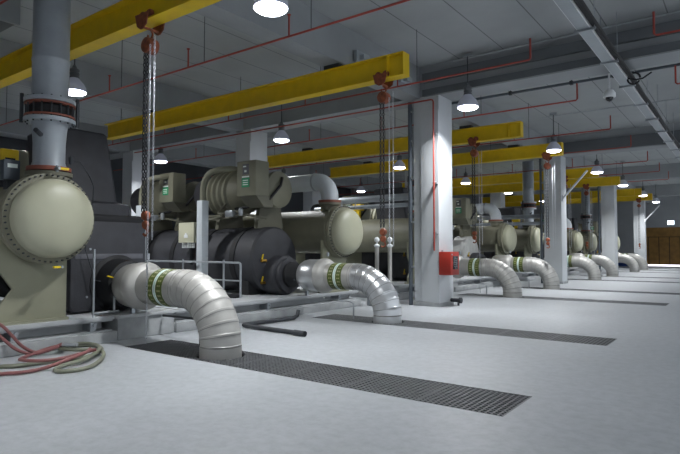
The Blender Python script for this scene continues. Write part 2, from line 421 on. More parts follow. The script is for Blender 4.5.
# red pipe down the nearest column
r = thing('fire_riser', 'red pipe running along the beam and down the nearest column corner to the red box', 'pipe')
m = MB(); yy = COL_Y[0]-.17; m.sweep([(-20, yy, 5.42), (-6.62, yy, 5.42), (-6.57, yy, 5.4), (-6.55, yy, 5.35), (-6.55, yy, 1.46)], .022, 10); m.build('pipe', 'red_pipe', r)
for z in (1.9, 3.2, 4.5):
    m = MB().box(-6.6, -6.5, COL_Y[0]-.14, COL_Y[0]-.036, z, z+.04).build('pipe_clip', 'steel', r, False)
# grey pipe on the left side of that column
r = thing('drain_downpipe', 'dark grey vertical pipe clipped to the left side of the nearest column', 'pipe')
MB().cyl((-7.35, COL_Y[0]+.02, 0), (-7.35, COL_Y[0]+.02, 5.5), .055, seg=14).build('pipe', 'slate', r)
for z in (1.0, 2.2, 3.4, 4.4, 5.2): MB().box(-7.3, -7.232, COL_Y[0]-.03, COL_Y[0]+.03, z, z+.05).build('pipe_clip', 'steel', r, False)
r2 = dup(r, (0.0, PERIOD, 0), 'dark grey vertical pipe clipped to the left side of the middle column')
r2 = dup(r, (0.0, 2*PERIOD, 0), 'dark grey vertical pipe clipped to the left side of the third column')

# red call box on the nearest column
r = thing('fire_call_box', 'red steel box with a black display mounted on the nearest column', 'fire box')
y0 = COL_Y[0]-.06; xb = -6.478
MB().box(xb, xb+.34, y0, y0+.5, .83, 1.43, .012).build('cabinet', 'red_box', r)
MB().box(xb+.34, xb+.352, y0+.12, y0+.4, .98, 1.32, .004).build('display', 'screen', r)
m = MB()
for i in range(5): m.box(xb+.352, xb+.354, y0+.16, y0+.36-.02*(i % 2), 1.04+.05*i, 1.06+.05*i)
m.build('display_text', 'label_dark', r, False)
MB().box(xb+.05, xb+.09, y0+.05, y0+.09, 1.43, 1.47).build('cable_gland', 'steel', r, False)
MB().lathe((xb+.35, y0+.05, 1.36), 'x', [(-.01, .02), (.01, .02)], 10).build('lock', 'steel', r)
# foot fitting by the column
m = MB(); m.cyl((-6.46, COL_Y[0]+.62, .14), (-6.22, COL_Y[0]+.62, .14), .05, seg=12); m.cyl((-6.22, COL_Y[0]+.62, .14), (-6.16, COL_Y[0]+.62, .14), .08, seg=12); m.cyl((-6.25, COL_Y[0]+.62, .0), (-6.25, COL_Y[0]+.62, .14), .03, seg=10)
tag(m.build('drain_valve', 'steel_dark'), 'small dark valve at the foot of the nearest column', 'valve')

# diagonal white struts off the middle and last columns
for i, k in enumerate((1, 3)):
    y = COL_Y[k]+.2
    m = MB().bar((-6.47, y, 3.7), (-5.45, y, 4.85), .13, .06); m.box(-6.478, -6.44, y-.08, y+.08, 3.6, 3.85)
    tag(m.build('column_strut', 'white_paint', None, False), ['white diagonal strut rising right from the middle column', 'white diagonal strut rising right from the farthest column'][i], 'strut', 'white column struts')

# cable tray on hangers
r = thing('cable_tray', 'long galvanised cable tray running away along the ceiling at right', 'cable tray')
tx, tz = -2.27, 5.4
m = MB()
for dx in (-.1, .1): m.box(tx+dx-.012, tx+dx+.012, Y0, Y1, tz, tz+.09)
m.build('side_rail', 'white_paint', r, False)
MB().box(tx-.1, tx+.1, Y0, Y1, tz-.004, tz+.004).build('tray_bottom', 'grey_pipe', r, False)
m = MB()
for k, dx in enumerate((-.04, .02, .15, .2)): m.sweep([(tx+dx+.01*math.sin(yy*1.3+k), yy, tz+.06) for yy in range(2, 44, 2)], .022+.014*(k // 2), 8)
m.build('cables', 'black_rubber', r)
for y in [4+2.1*i for i in range(14)]:
    m = MB(); m.box(tx-.15, tx+.2, y-.02, y+.02, tz-.045, tz-.005)
    for dx in (-.13, .18): m.cyl((tx+dx, y, tz-.05), (tx+dx, y, ZS), .008, seg=6)
    m.build('tray_hanger', 'steel', r)
r = thing('cable_coil', 'loop of dark cable hanging off the cable tray near the camera dome', 'cable')
m = MB(); m.sweep(arc_pts((tx+.24, 14.0, tz+.0), .13, 0, 330, 14), .02, 8); m.sweep([(tx+.1, 14.0, tz+.03), (tx+.28, 14.02, tz-.03), (tx+.42, 14.0, tz-.03), (tx+.6, 14.0, tz+.08)], .018, 8); m.build('coil', 'black_rubber', r)
# dome camera
r = thing('dome_camera', 'small white dome security camera on a pole left of the cable tray', 'security camera')
cx, cy = -2.6, 14.3
MB().box(cx-.2, cx+.12, cy-.06, cy+.06, 5.76, 5.83, .01).build('mounting_arm', 'white_paint', r)
MB().cyl((cx, cy, 5.3), (cx, cy, 5.78), .022, seg=10).build('pole', 'white_paint', r)
MB().lathe((cx, cy, 5.12), 'z', [(0, .13), (.02, .14), (.1, .135), (.17, .09), (.19, .03)], 24).build('housing', 'white_paint', r)
MB().lathe((cx, cy, 5.12), 'z', [(-.1, .02), (-.08, .06), (-.04, .085), (0, .09)], 20).build('dome', 'screen', r)
MB().cyl((cx, cy, 5.82), (cx, cy, ZS), .012, seg=8).build('ceiling_rod', 'steel', r)

# duct in the top-left corner
r = thing('ventilation_duct', 'grey sheet metal duct end in the top left corner under the ceiling', 'duct')
MB().box(-13.0, -10.5, 4.0, 4.38, 5.56, 6.1, .01).build('duct_body', 'duct_dark', r)
MB().box(-10.52, -10.45, 3.97, 4.41, 5.53, 6.13, .006).build('end_flange', 'beam_grey', r)
for x in (-12, -10.8): MB().cyl((x, 4.2, 6.1), (x, 4.2, ZS), .012, seg=6).build('hanger_rod', 'steel', r)
# small beam clamps / junction boxes on the girder
for i, (y, l) in enumerate(((9.95, 'nearer'), (11.9, 'farther'))):
    m = MB(); m.box(-7.02, -6.92, y, y+.5, 5.7, 5.95, .01); m.box(-6.92, -6.8, y+.1, y+.35, 5.74, 5.85)
    tag(m.build('junction_box', 'grey_pipe'), f'small grey junction box on the side of the ceiling girder, {l} of two', 'junction box', 'junction boxes on the girder')

# ------------------------------------------------------------------ floor gratings
def grate_panel(x0, x1, hole=None):
    m = MB(); z0, z1 = -.03, -.002; hw = HW-.012
    m.box(x0+.004, x1-.004, -hw, -hw+.012, z0, z1); m.box(x0+.004, x1-.004, hw-.012, hw, z0, z1)
    m.box(x0+.004, x0+.02, -hw, hw, z0, z1+.001); m.box(x1-.02, x1-.004, -hw, hw, z0, z1+.001)
    def segs(fix, a, b, along):
        if not hole: return [(a, b)]
        hx, hy, hr = hole; d = (fix-hx) if along == 'y' else (fix-hy)
        if abs(d) >= hr: return [(a, b)]
        h = math.sqrt(hr*hr-d*d); c = hy if along == 'y' else hx
        return [(p, q) for p, q in ((a, min(b, c-h)), (max(a, c+h), b)) if q-p > .01]
    nx = round((x1-x0)/.06); ny = round(2*hw/.06)
    for i in range(1, nx):
        x = x0+(x1-x0)*i/nx
        for a, b in segs(x, -hw, hw, 'y'): m.box(x-.0075, x+.0075, a, b, z0, z1)
    for i in range(1, ny):
        y = -hw+2*hw*i/ny
        for a, b in segs(y, x0, x1, 'x'): m.box(x0 if a == x0 else a, b, y-.0075, y+.0075, z0, z1-.001)
    return m
EDGES = [-7.75, -6.75, -5.4, -4.5, -3.6, -2.7, -1.81]
PN = ['behind the pipe', 'around the pipe foot', 'first past the pipe', 'second past the pipe', 'third past the pipe', 'at the right end of the strip']
TRN = ['nearest floor strip', 'second floor strip', 'third floor strip', 'fourth floor strip', 'fifth floor strip', 'sixth floor strip', 'seventh floor strip', 'farthest floor strip']
base = []
for t, y in enumerate(PIPE_Y):
    for i in range(6):
        lab = f'dark steel floor grating {PN[i]}, in the {TRN[t]}'
        if t == 0:
            o = grate_panel(EDGES[i], EDGES[i+1], (-6.07, 0.03, .345) if i == 1 else None).build('floor_grating', 'grate', None, False)
            tag(o, lab, 'floor grating', 'floor gratings'); base.append(o)
        else:
            o = base[i].copy(); COL.objects.link(o); o['label'] = lab
        o.location = (0, y-.03, 0)

# ------------------------------------------------------------------ insulated floor pipes
PR, PZ, BR, BXc = .29, .9, .78, -6.07
def floor_pipe(elbow_mat='alu', off=0., js=0.):
    r = thing('insulated_pipe', 'x', 'pipe', 'silver insulated pipes turning into the floor')
    # valve jacket and flange, then straight run with seam lips
    MB().lathe((off, 0, PZ), 'x', [(-8.62+js, .26), (-8.6+js, .31), (-8.52+js, .35), (-8.44+js, .365), (-8.02, .365), (-7.98, .34)], 40).build('valve_jacket', 'alu_jacket' if elbow_mat == 'alu' else 'alu_shiny', r)
    MB().lathe((off, 0, PZ), 'x', [(-8.02, .33), (-8.0, .385), (-7.88, .39), (-7.82, .36), (-7.76, .295)], 40).build('flange_cover', 'alu', r)
    MB().cyl((-8.68+off+js, 0, PZ), (-8.58+off+js, 0, PZ), .17, seg=20).build('bare_stub', 'steel', r)
    def run(name, pts, mt, lip=.005, n=40):
        """pts: (position, tangent, lip?) along the run; a thin raised lip with a dark edge marks each seam"""
        m = MB(); rs = []
        for p, t, l in pts:
            a = Vector((0, 1, 0)); b = t.cross(a); rr = PR+(lip if l else 0)
            rs.append([m.bm.verts.new(p+(a*math.cos(2*PI*k/n)+b*math.sin(2*PI*k/n))*rr) for k in range(n)])
        for i in range(len(rs)-1):
            for k in range(n):
                fc = m.bm.faces.new((rs[i][k], rs[i][(k+1) % n], rs[i+1][(k+1) % n], rs[i+1][k]))
                if pts[i][2] and not pts[i+1][2]: fc.material_index = 1
        o = m.build(name, mt, r); o.data.materials.append(M['alu_seam']); return o
    def straight(p0, p1, seams):
        p0 = Vector(p0); p1 = Vector(p1); t = (p1-p0).normalized(); L_ = (p1-p0).length; out = [(p0, t, False)]
        for q in seams: out += [(p0+t*(q*L_-.03), t, False), (p0+t*(q*L_-.028), t, True), (p0+t*(q*L_-.004), t, True), (p0+t*(q*L_+.004), t, False)]
        return out+[(p1, t, False)]
    run('straight_run', straight((-7.78, 0, PZ), (BXc-BR, 0, PZ), (.93,)), 'alu')
    c = Vector((BXc-BR, 0, PZ-BR)); pts = []
    def AP(a):
        a = math.radians(a); return c+Vector((BR*math.sin(a), 0, BR*math.cos(a))), Vector((math.cos(a), 0, -math.sin(a)))
    G = 9
    for i in range(G):
        a0 = 90*i/G
        for da, l in ((0, True), (.5, False), (3, False), (5.5, False), (8.0, False), (8.3, True)):
            p, t = AP(a0+da*10/10*(90/G)/10); pts.append((p, t, l))
    p, t = AP(90); pts.append((p, t, False))
    run('elbow', pts, elbow_mat)
    run('foot_sleeve', [(Vector((BXc, 0, PZ-BR+.005)), Vector((0, 0, -1)), True), (Vector((BXc, 0, PZ-BR-.02)), Vector((0, 0, -1)), True), (Vector((BXc, 0, PZ-BR-.025)), Vector((0, 0, -1)), True), (Vector((BXc, 0, -.2)), Vector((0, 0, -1)), True)], elbow_mat, .006)
    # coloured marking band
    def band(x0, x1, mt, nm, e=.004):
        return MB().lathe((0, 0, PZ), 'x', [(x0, PR-.02), (x0, PR+e), (x1, PR+e), (x1, PR-.02)], 40).build(nm, mt, r)
    b = -7.44
    for x0 in (b, b+.22):
        band(x0, x0+.15, 'band_green', 'green_band')
    band(b+.15, b+.22, 'band_white', 'white_stripe', .003); band(b+.176, b+.194, 'band_cyan', 'pale_stripe', .0045)
    m = MB(); m.cyl((-7.84+off, 0, PZ+.44), (-7.84+off, 0, PZ+.53), .03, seg=10); m.build('thermowell', 'steel', r)
    m = MB(); m.bar((-8.4+off*.3, .1, .415), (-8.4+off*.3, .1, PZ-.38), .06, .06); m.build('support_post', 'steel', r)
    return r
PL = ['silver insulated pipe nearest the camera, bending down into the first grating', 'shiny silver insulated pipe left of the nearest column, bending into the second grating',
      'silver insulated pipe just right of the red box', 'silver insulated pipe in front of the middle column', 'silver insulated pipe first beyond the middle column',
      'silver insulated pipe just before the third column', 'silver insulated pipe between the third and the last column, nearer one', 'farthest silver insulated pipe, by the brown door']
p1 = floor_pipe('alu', 0., .23); p1['label'] = PL[0]; p1.location = (0, PIPE_Y[0], 0)
p2 = floor_pipe('alu_shiny', .2, .08); p4 = floor_pipe('alu', .2, .08); p2['label'] = PL[1]; p2.location = (0, PIPE_Y[1], 0)
p4['label'] = PL[3]; p4.location = (0, PIPE_Y[3], 0)
for i in (2, 4, 5, 6, 7): dup(p4 if i % 2 else p1, (0, PIPE_Y[i], 0), PL[i])

# ------------------------------------------------------------------ chillers
def bolts(m, c, ax_x, rr, n, h=.03, r=.014):
    for k in range(n):
        a = 2*PI*k/n; y, z = c[1]+rr*math.cos(a), c[2]+rr*math.sin(a)
        m.cyl((ax_x, y, z), (ax_x+h, y, z), r, seg=6)
def compressor(root, x, y, z, s=1.):
    """motor and compressor along x with a hanging terminal box"""
    g = MB()
    g.lathe((x, y, z), 'x', [(-1.55*s, .3*s), (-1.5*s, .46*s), (-1.0*s, .52*s), (-.9*s, .46*s)], 32); g.build('insulated_casing', 'black_foam', root)
    g = MB(); prof = [(-.92*s, .4*s)]
    for i in range(4):
        t = -.9+i*.2; prof += [(t*s, .54*s), ((t+.05)*s, .6*s), ((t+.1)*s, .6*s), ((t+.15)*s, .54*s)]
    prof += [(.1*s, .5*s), (.3*s, .42*s)]
    g.lathe((x, y, z), 'x', prof, 40); c = g.build('compressor_casing', 'olive', root)
    g = MB(); g.lathe((x, y, z+.02), 'x', [(.25*s, .36*s), (1.0*s, .38*s), (1.02*s, .44*s), (1.1*s, .45*s)], 32)
    for k in range(12):
        a = 2*PI*k/12; g.bar((x+.4*s, y+.38*s*math.cos(a), z+.02+.38*s*math.sin(a)), (x+.95*s, y+.38*s*math.cos(a), z+.02+.38*s*math.sin(a)), .03, .03)
    g.build('motor', 'olive', root)
    g = MB(); g.lathe((x, y, z+.02), 'x', [(1.1*s, .45*s), (1.16*s, .44*s), (1.2*s, .3*s), (1.22*s, .1*s)], 32); bolts(g, (x, y, z+.02), x+1.13*s, .4*s, 16)
    e = g.build('motor_end_cover', 'olive', root)
    g = MB(); g.sweep([(x+1.24*s, y, z+.3*s), (x+1.3*s, y-.12, z+.1), (x+1.2*s, y-.4, z-.25), (x+.7*s, y-.6, z-.42), (x+.2*s, y-.55, z-.45)], .035, 8); g.build('motor_cable', 'black_rubber', root)
    # base brackets
    for dx in (-.6, .8):
        g = MB(); g.prism([(y-.35*s, z-.35*s), (y+.35*s, z-.35*s), (y+.45*s, 2.0), (y-.45*s, 2.0)], x+dx*s-.06, x+dx*s+.06, 'yz'); g.build('support_bracket', 'olive_dark', root, False)
    # terminal box
    g = MB(); bx0, bx1, by0, by1, bz0, bz1 = x+.62*s, x+1.24*s, y-.9*s, y-.46*s, z-.19*s, z+.63*s
    g.box(bx0, bx1, by0, by1, bz0, bz1, .015); t = g.build('terminal_box', 'olive', root)
    g = MB(); g.box(bx0+.17*s, bx0+.42*s, by0-.008, by0, bz0+.2*s, bz0+.42*s); g.build('green_label', 'label_green', t, False)
    g = MB(); g.box(bx0+.2*s, bx0+.4*s, by0-.008, by0, bz0+.5*s, bz0+.74*s); g.build('data_plate', 'label_dark', t, False)
    g = MB()
    for i in range(3): g.box(bx0+.21*s, bx0+.38*s, by0-.011, by0-.008, bz0+(.25+.05*i)*s, bz0+(.27+.05*i)*s)
    g.box(bx0+.18*s, bx0+.41*s, by0-.01, by0, bz0+.43*s, bz0+.46*s)
    g.box(bx0+.26*s, bx0+.33*s, by0-.012, by0-.008, bz0+.55*s, bz0+.6*s); g.box(bx0+.22*s, bx0+.32*s, by0-.012, by0-.008, bz0+.67*s, bz0+.7*s)
    g.build('label_print', 'band_white', t, False)
    g = MB(); g.prism([(y-.86*s, bz0), (y-.3, bz0), (y-.3, bz0-.25*s), (y-.6*s, bz0-.25*s)], bx0+.05, bx1-.02, 'yz'); g.build('box_bracket', 'olive_dark', root, False)
    # oil lines
    g = MB()
    g.sweep([(x-.7*s, y-.62, z-.6), (x-.1, y-.7, z-.62), (x+.1, y-.7, z-.5), (x+.6, y-.72, z-.55)], .03, 8)
    g.sweep([(x-1.0*s, y-.6, z-.85), (x-.6, y-.85, z-.7), (x+.3, y-.85, z-.68), (x+.5, y-.7, z-.6)], .022, 8)
    g.sweep([(x-.2, y-.5, z-.3), (x-.2, y-.75, z-.55), (x+.8*s, y-.65, z-.62), (x+1.0*s, y-.3, z-.7)], .026, 8)
    g.build('oil_lines', 'olive_dark', root)
    g = MB(); g.box(x+.15, x+.4, y-.85, y-.65, z-.66, z-.5, .02); g.build('oil_valve', 'steel', root)
    g = MB(); g.lathe((x+.6, y-.75, z-.55), 'z', [(-.08, .05), (.06, .06), (.1, .03)], 12); g.build('oil_valve', 'steel', root)
def shell_end(root, y, z, R, xf, plain_cover=True, m1='olive', m2='beige'):
    g = MB(); g.lathe((0, y, z), 'x', [(-14.6, R*.5), (-14.5, R*.96), (xf-.45, R*.96), (xf-.02, R)], 48); g.build('condenser_shell', m1, root)
    g = MB(); g.lathe((0, y, z), 'x', [(xf-.24, R), (xf-.24, R*1.14), (xf-.15, R*1.14), (xf-.15, R*1.09), (xf-.13, R*1.09), (xf-.13, R*1.14), (xf-.05, R*1.14), (xf-.03, R)], 64); fl = g.build('bolted_flange', 'olive', root); g = MB()
    g.bm.free()
    for k in range(48):
        a = 2*PI*k/48; yy, zz = y+R*1.09*math.cos(a), z+R*1.09*math.sin(a)
        MB().cyl((xf-.06, yy, zz), (xf-.01, yy, zz), .013, seg=6).build('bolt', 'steel_dark', fl)
    prof = [(xf-.06, R*1.0), (xf+.06, R*.99)]
    for i in range(1, 13):
        a = i/12*PI/2; prof.append((xf+.06+.22*math.sin(a), R*.99*math.cos(a)**.75 if i < 12 else .001))
    g = MB(); g.lathe((0, y, z), 'x', prof, 64); g.build('water_box_cover', m2, root)
def saddle(root, y, z, R, xs, hw, skew=0):
    for x in xs:
        poly = [(y-hw, .44), (y+hw*.62, .44), (y+hw*.62, z-R*.7), (y+hw*.62, z-R*.4), (y-hw, z-R*.4), (y-hw, 1.25), (y-hw*.62, .92), (y-hw, .62)]
        g = MB(); g.prism(poly, x-.03, x+.03, 'yz'); g.box(x-.12, x+.12, y-hw, y+hw*.62, .42, .46); g.build('saddle_support', 'saddle', root, False)
def evap(root, y, xface, sgn):
    z, R = 1.25, .79
    if sgn < 0: return evap_round(root, y, xface, z, R)
    g = MB(); g.lathe((0, y, z), 'x', [(-14.4, .5), (-14.3, R), (xface-1.0, R), (xface-.95, R*.98)], 48); g.build('evaporator_shell', 'black_foam', root)
    for i in range(4):
        x = xface-1.75-i*1.15
        g = MB(); g.lathe((0, y, z), 'x', [(x, R-.01), (x, R+.022), (x+.14, R+.022), (x+.14, R-.01)], 48); g.build('insulation_band', 'black_rubber', root)
    g = MB(); g.loft([rrect_yz(xx, y-.13, z, hy, hz, rr) for xx, hy, hz, rr in ((xface-1.0, R*.86, R*.97, .14), (xface-.95, R*.9, R*1.02, .14), (xface-.05, R*.9, R*1.02, .14), (xface-.01, R*.87, R*.99, .13), (xface, R*.83, R*.95, .12))])
    g.build('evaporator_water_box', 'black_foam', root)
    g = MB(); g.box(xface-.02, xface+.012, y-.13-R*.8, y-.13+R*.8, 1.33, 1.42, .004); g.build('insulation_seam', 'foam_seam', root)
    g = MB(); g.lathe((0, y, PZ), 'x', [(xface-.05, .5), (xface+.02, .5), (xface+.06, .44), (xface+.4, .4), (xface+.46, .3)], 36); g.build('nozzle_insulation', 'black_rubber', root)
    g = MB()
    for dy, dz in ((-.5, .25), (.55, .55), (-.55, -.55)):
        g.lathe((xface+.0, y+dy, z+dz), 'x', [(-.02, .02), (.015, .02)], 8)
    g.build('insulation_pins', 'steel', root)
    for dz in (.55, -.32):
        g = MB(); g.cyl((xface-.45, y-R-.02, PZ+dz*.7), (xface-.45, y-R-.14, PZ+dz*.7), .035, seg=10); v = g.build('drain_valve', 'brass', root)
        g = MB().bar((xface-.45, y-R-.12, PZ+dz*.7+.02), (xface-.42, y-R-.14, PZ+dz*.7+.15), .03, .02); g.build('valve_handle', 'valve_yellow', v, False)
    for x in (xface-.5, -11.5, -13.8):
        g = MB(); g.box(x-.12, x+.12, y-.62, y+.62, .42, .75); g.build('evaporator_foot', 'black_rubber', root, False)
def evap_round(root, y, xface, z, R):
    xs = xface-.38
    g = MB(); g.lathe((0, y, z), 'x', [(-14.4, .5), (-14.3, R), (xs-.06, R), (xs, R*.95), (xs+.05, R*.8), (xs+.07, .2)], 48); g.build('evaporator_shell', 'black_foam', root)
    for i in range(4):
        x = xs-.75-i*1.15
        g = MB(); g.lathe((0, y, z), 'x', [(x, R-.01), (x, R+.022), (x+.16, R+.022), (x+.16, R-.01)], 48); g.build('insulation_band', 'black_rubber', root)
    g = MB(); g.lathe((0, y, PZ-.02), 'x', [(xs-.1, .47), (xface-.06, .48), (xface-.02, .46), (xface, .4), (xface+.02, .4), (xface+.1, .4), (xface+.12, .3)], 40); g.build('nozzle_insulation', 'black_foam', root)
    g = MB(); g.lathe((0, y, PZ), 'x', [(xface+.1, .2), (xface+.1, .3), (xface+.2, .3), (xface+.22, .2)], 32); g.build('nozzle_flange', 'black_rubber', root)
    for dz in (.33, -.18):
        g = MB(); g.cyl((xface-.3, y-.4, PZ+dz), (xface-.3, y-.56, PZ+dz), .035, seg=10); v = g.build('drain_valve', 'brass', root)
        g = MB().bar((xface-.3, y-.54, PZ+dz+.02), (xface-.24, y-.56, PZ+dz+.15), .03, .02); g.build('valve_handle', 'valve_yellow', v, False)
    for x in (xs-.4, -11.5, -13.8):
        g = MB(); g.box(x-.12, x+.12, y-.62, y+.62, .42, .75); g.build('evaporator_foot', 'black_rubber', root, False)
def rrect_yz(x, cy, cz, hy, hz, r, n=5): return [(x, p[0], p[1]) for p in rrect(cy, cz, hy, hz, r, 0, n)]

def chiller_a():
    r = thing('water_chiller', 'x', 'chiller', 'water chillers')
    yc, zc, R, xf = 3.97, 1.95, .585, -8.2
    shell_end(r, yc, zc, R, xf); saddle(r, yc, zc, R, (-8.55, -11., -13.6), .62)
    ye, xe = 5.45, -8.92
    evap(r, ye, xe, 1)
    # tall insulated suction pipe housing
    g = MB(); g.loft([rrect(-9.85, 5.25, .74, .58, .07, 2.08), rrect(-9.85, 5.25, .74, .58, .07, 2.3), rrect(-9.95, 5.2, .62, .5, .07, 2.36), rrect(-10.06, 5.1, .6, .46, .07, 3.58), rrect(-10.06, 5.1, .56, .42, .06, 3.62)])
    g.build('suction_housing', 'black_foam', r)
    g = MB(); g.loft([rrect(-9.75, 5.3, .82, .68, .1, 1.95), rrect(-9.75, 5.3, .84, .7, .1, 2.0), rrect(-9.75, 5.3, .84, .7, .1, 2.06), rrect(-9.75, 5.3, .8, .66, .1, 2.1)]); g.build('insulation_collar', 'black_rubber', r)
    compressor(r, -12.7, 5.6, 2.9, .9)
    # small valves on the cover and a looped tube
    for (yy, zz, hz) in ((3.98, 2.68, .02), (4.05, 1.24, -.02)):
        g = MB(); g.cyl((-8.12, yy, zz-.05*(1 if hz > 0 else -1)), (-8.12, yy, zz+.05), .022, seg=8); g.lathe((-8.12, yy, zz), 'x', [(-.03, .03), (.05, .03), (.07, .02)], 10); v = g.build('drain_valve', 'steel', r)
        g = MB().bar((-8.08, yy+.02, zz), (-8.06, yy-.12 if zz < 2 else yy+.14, zz), .04, .03); g.build('valve_handle', 'valve_yellow', v, False)
    g = MB(); g.sweep([(-8.35, 4.3, 2.85), (-8.3, 4.42, 2.85), (-8.3, 4.5, 2.75), (-8.35, 4.62, 2.62), (-8.4, 4.7, 2.5), (-8.5, 4.75, 2.3), (-8.8, 4.8, 1.5), (-8.75, 4.95, .98), (-8.72, 5.1, .95)], .009, 8); g.lathe((-8.35, 4.3, 2.85), 'z', [(-.05, .02), (.0, .035), (.06, .035), (.08, .02)], 12); g.build('sensor_tube', 'steel_dark', r)
    g = MB(); g.cyl((-8.2, 4.62, .44), (-8.2, 4.62, 1.5), .018, seg=8); g.cyl((-8.2, 4.62, .5), (-8.2, 5.05, .5), .022, seg=8); g.build('vent_pipe', 'steel', r)
    g = MB(); g.cyl((-8.5, 5.15, .44), (-8.5, 5.15, .98), .018, seg=8); g.cyl((-8.5, 5.15, .98), (-8.72, 5.25, .98), .02, seg=8); v = g.build('drain_pipe', 'steel', r)
    g = MB().bar((-8.5, 5.15, 1.02), (-8.5, 5.02, 1.06), .025, .02); g.build('valve_handle', 'valve_yellow', v, False)
    return r
def chiller_b():
    r = thing('water_chiller', 'x', 'chiller', 'water chillers')
    yc, zc, R, xf = 11.3, 1.95, .585, -8.2
    shell_end(r, yc, zc, R, xf); saddle(r, yc, zc, R, (-8.5, -11., -13.6), .62)
    ye, xe = 9.75, -8.8
    evap(r, ye, xe, -1)
    compressor(r, -10.3, 9.85, 2.93, 1.)
    compressor(r, -13.35, 9.85, 2.93, .95)
    # control panel on the evaporator
    g = MB(); g.box(-11.55, -10.95, 8.72, 8.92, 1.66, 2.16, .012); c = g.build('control_panel', 'beige_box', r)
    g = MB(); g.box(-11.32, -11.18, 8.712, 8.72, 1.78, 1.86); g.box(-11.28, -11.22, 8.712, 8.72, 1.86, 1.9); g.build('panel_emblem', 'white_paint', c, False)
    g = MB()
    for i in range(5): g.cyl((-11.48+.1*i, 8.82, 1.53), (-11.48+.1*i, 8.82, 1.66), .035, seg=10)
    g.build('cable_glands', 'white_paint', c)
    g = MB(); g.bar((-11.25, 8.88, 1.1), (-11.25, 8.88, 1.66), .1, .05); g.build('panel_stand', 'steel_dark', r, False)
    for i, yy in enumerate((11.0, 11.6)):
        g = MB(); g.cyl((-8.12, yy, 2.56), (-8.12, yy, 2.68), .02, seg=8); g.build('air_vent', 'steel', r)
    return r
ca = chiller_a(); cbm = chiller_b()
CA = ['large water chiller nearest the camera, big beige dished end and tall black insulated housing', 'chiller hidden mostly behind the nearest column', 'chiller whose beige dished end touches the middle column', 'chiller with riser pipe beyond the third column']
CB = ['black insulated chiller with olive compressors and beige control panel behind the second silver pipe', 'chiller with green labelled compressor box right of the nearest column', 'chiller just beyond the middle column, beige end behind hoist chains', 'farthest chiller behind the last column']
ca['label'] = CA[0]; cbm['label'] = CB[0]
for k in (1, 2, 3):
    dup(ca, (0, PERIOD*k-(.6 if k > 1 else 0), 0), CA[k]); c = dup(cbm, (0, PERIOD*k, 0), CB[k])
    if k == 1:
        for ch in c.children:
            if ch.name.startswith('evaporator_shell'):
                ch.data = ch.data.copy(); ch.data.materials[0] = M['pale_foam']; ch['label'] = 'pale grey shell jacket'

# vertical riser pipes on the near chillers of each bay
def riser():
    r = thing('riser_pipe', 'x', 'pipe', 'grey riser pipes')
    x, y = -8.56, 4.07
    MB().lathe((x, y, 0), 'z', [(2.56, .2), (2.6, .33), (2.66, .33), (2.68, .2)], 28).build('bottom_flange', 'olive_dark', r)
    MB().lathe((x, y, 0), 'z', [(2.68, .25), (2.68, .31), (2.74, .31), (2.74, .25)], 28).build('gasket', 'gasket_red', r)
    MB().lathe((x, y, 0), 'z', [(2.74, .25), (2.82, .225), (3.1, .225), (3.3, .24), (3.45, .26)], 32).build('lower_pipe', 'grey_pipe', r)
    g = MB(); g.lathe((x, y, 0), 'z', [(3.42, .26), (3.42, .36), (3.48, .36), (3.5, .28)], 32); g.lathe((x, y, 0), 'z', [(3.7, .28), (3.72, .36), (3.78, .36), (3.8, .26)], 32); g.build('joint_flange', 'grey_pipe', r)
    MB().lathe((x, y, 0), 'z', [(3.48, .25), (3.5, .26), (3.55, .3), (3.6, .3), (3.65, .3), (3.7, .26)], 32).build('rubber_joint', 'black_rubber', r)
    g = MB()
    for z in (3.5, 3.685): g.lathe((x, y, 0), 'z', [(z, .28), (z, .352), (z+.025, .352), (z+.025, .28)], 32)
    g.build('red_ring', 'gasket_red', r)
    g = MB()
    for k in range(16):
        a = 2*PI*k/16; g.cyl((x+.325*math.cos(a), y+.325*math.sin(a), 3.4), (x+.325*math.cos(a), y+.325*math.sin(a), 3.8), .012, seg=6)
    for a in (65, 245):
        a = math.radians(a); g.box(x+.38*math.cos(a)-.02, x+.38*math.cos(a)+.02, y+.38*math.sin(a)-.02, y+.38*math.sin(a)+.02, 3.4, 3.84)
    g.build('tie_rods', 'steel_dark', r)
    g = MB(); g.lathe((x, y, 0), 'z', [(3.78, .25), (3.95, .258), (4.35, .258), (4.37, .266), (4.4, .266), (4.42, .258), (ZS-.004, .258)], 36); g.build('upper_pipe', 'grey_pipe', r)
    g = MB(); g.cyl((x+.15, y-.2, 3.2), (x+.25, y-.32, 3.24), .035, seg=10); g.build('gauge_stub', 'steel_dark', r)
    return r
rp = riser(); RL = ['thick grey riser pipe with red rimmed rubber joint at far left', 'grey riser pipe hidden behind the nearest column', 'grey riser pipe standing on the beige chiller end left of the middle column', 'grey riser pipe left of the third column']
rp['label'] = RL[0]
for k in (1, 2, 3): dup(rp, (0, PERIOD*k-(.6 if k > 1 else 0), 0), RL[k])
def elbow_pipe():
    r = thing('elbow_pipe', 'x', 'pipe', 'elbow pipes on the chillers')
    x, y = -8.72, 11.3; z = 3.27
    g = MB(); pts = [(-13.5, y, z), (x-.42, y, z)]+arc_pts((x-.42, y, z-.42), .42, 85, 0, 9)+[(x, y, 2.62)]
    g.sweep(pts, .225, 28); g.build('pipe', 'post_grey', r)
    g = MB()
    g.lathe((x-.46, y, z), 'x', [(-.02, .22), (-.02, .245), (.02, .245), (.02, .22)], 28); g.build('seam_ring', 'steel', r)
    g = MB(); g.lathe((x, y, 0), 'z', [(2.7, .22), (2.7, .3), (2.76, .3), (2.76, .22)], 28); g.build('gasket', 'gasket_red', r)
    g = MB(); g.lathe((x, y, 0), 'z', [(2.5, .24), (2.62, .24), (2.64, .29), (2.7, .29), (2.7, .2)], 28); g.build('flange', 'olive', r)
    return r
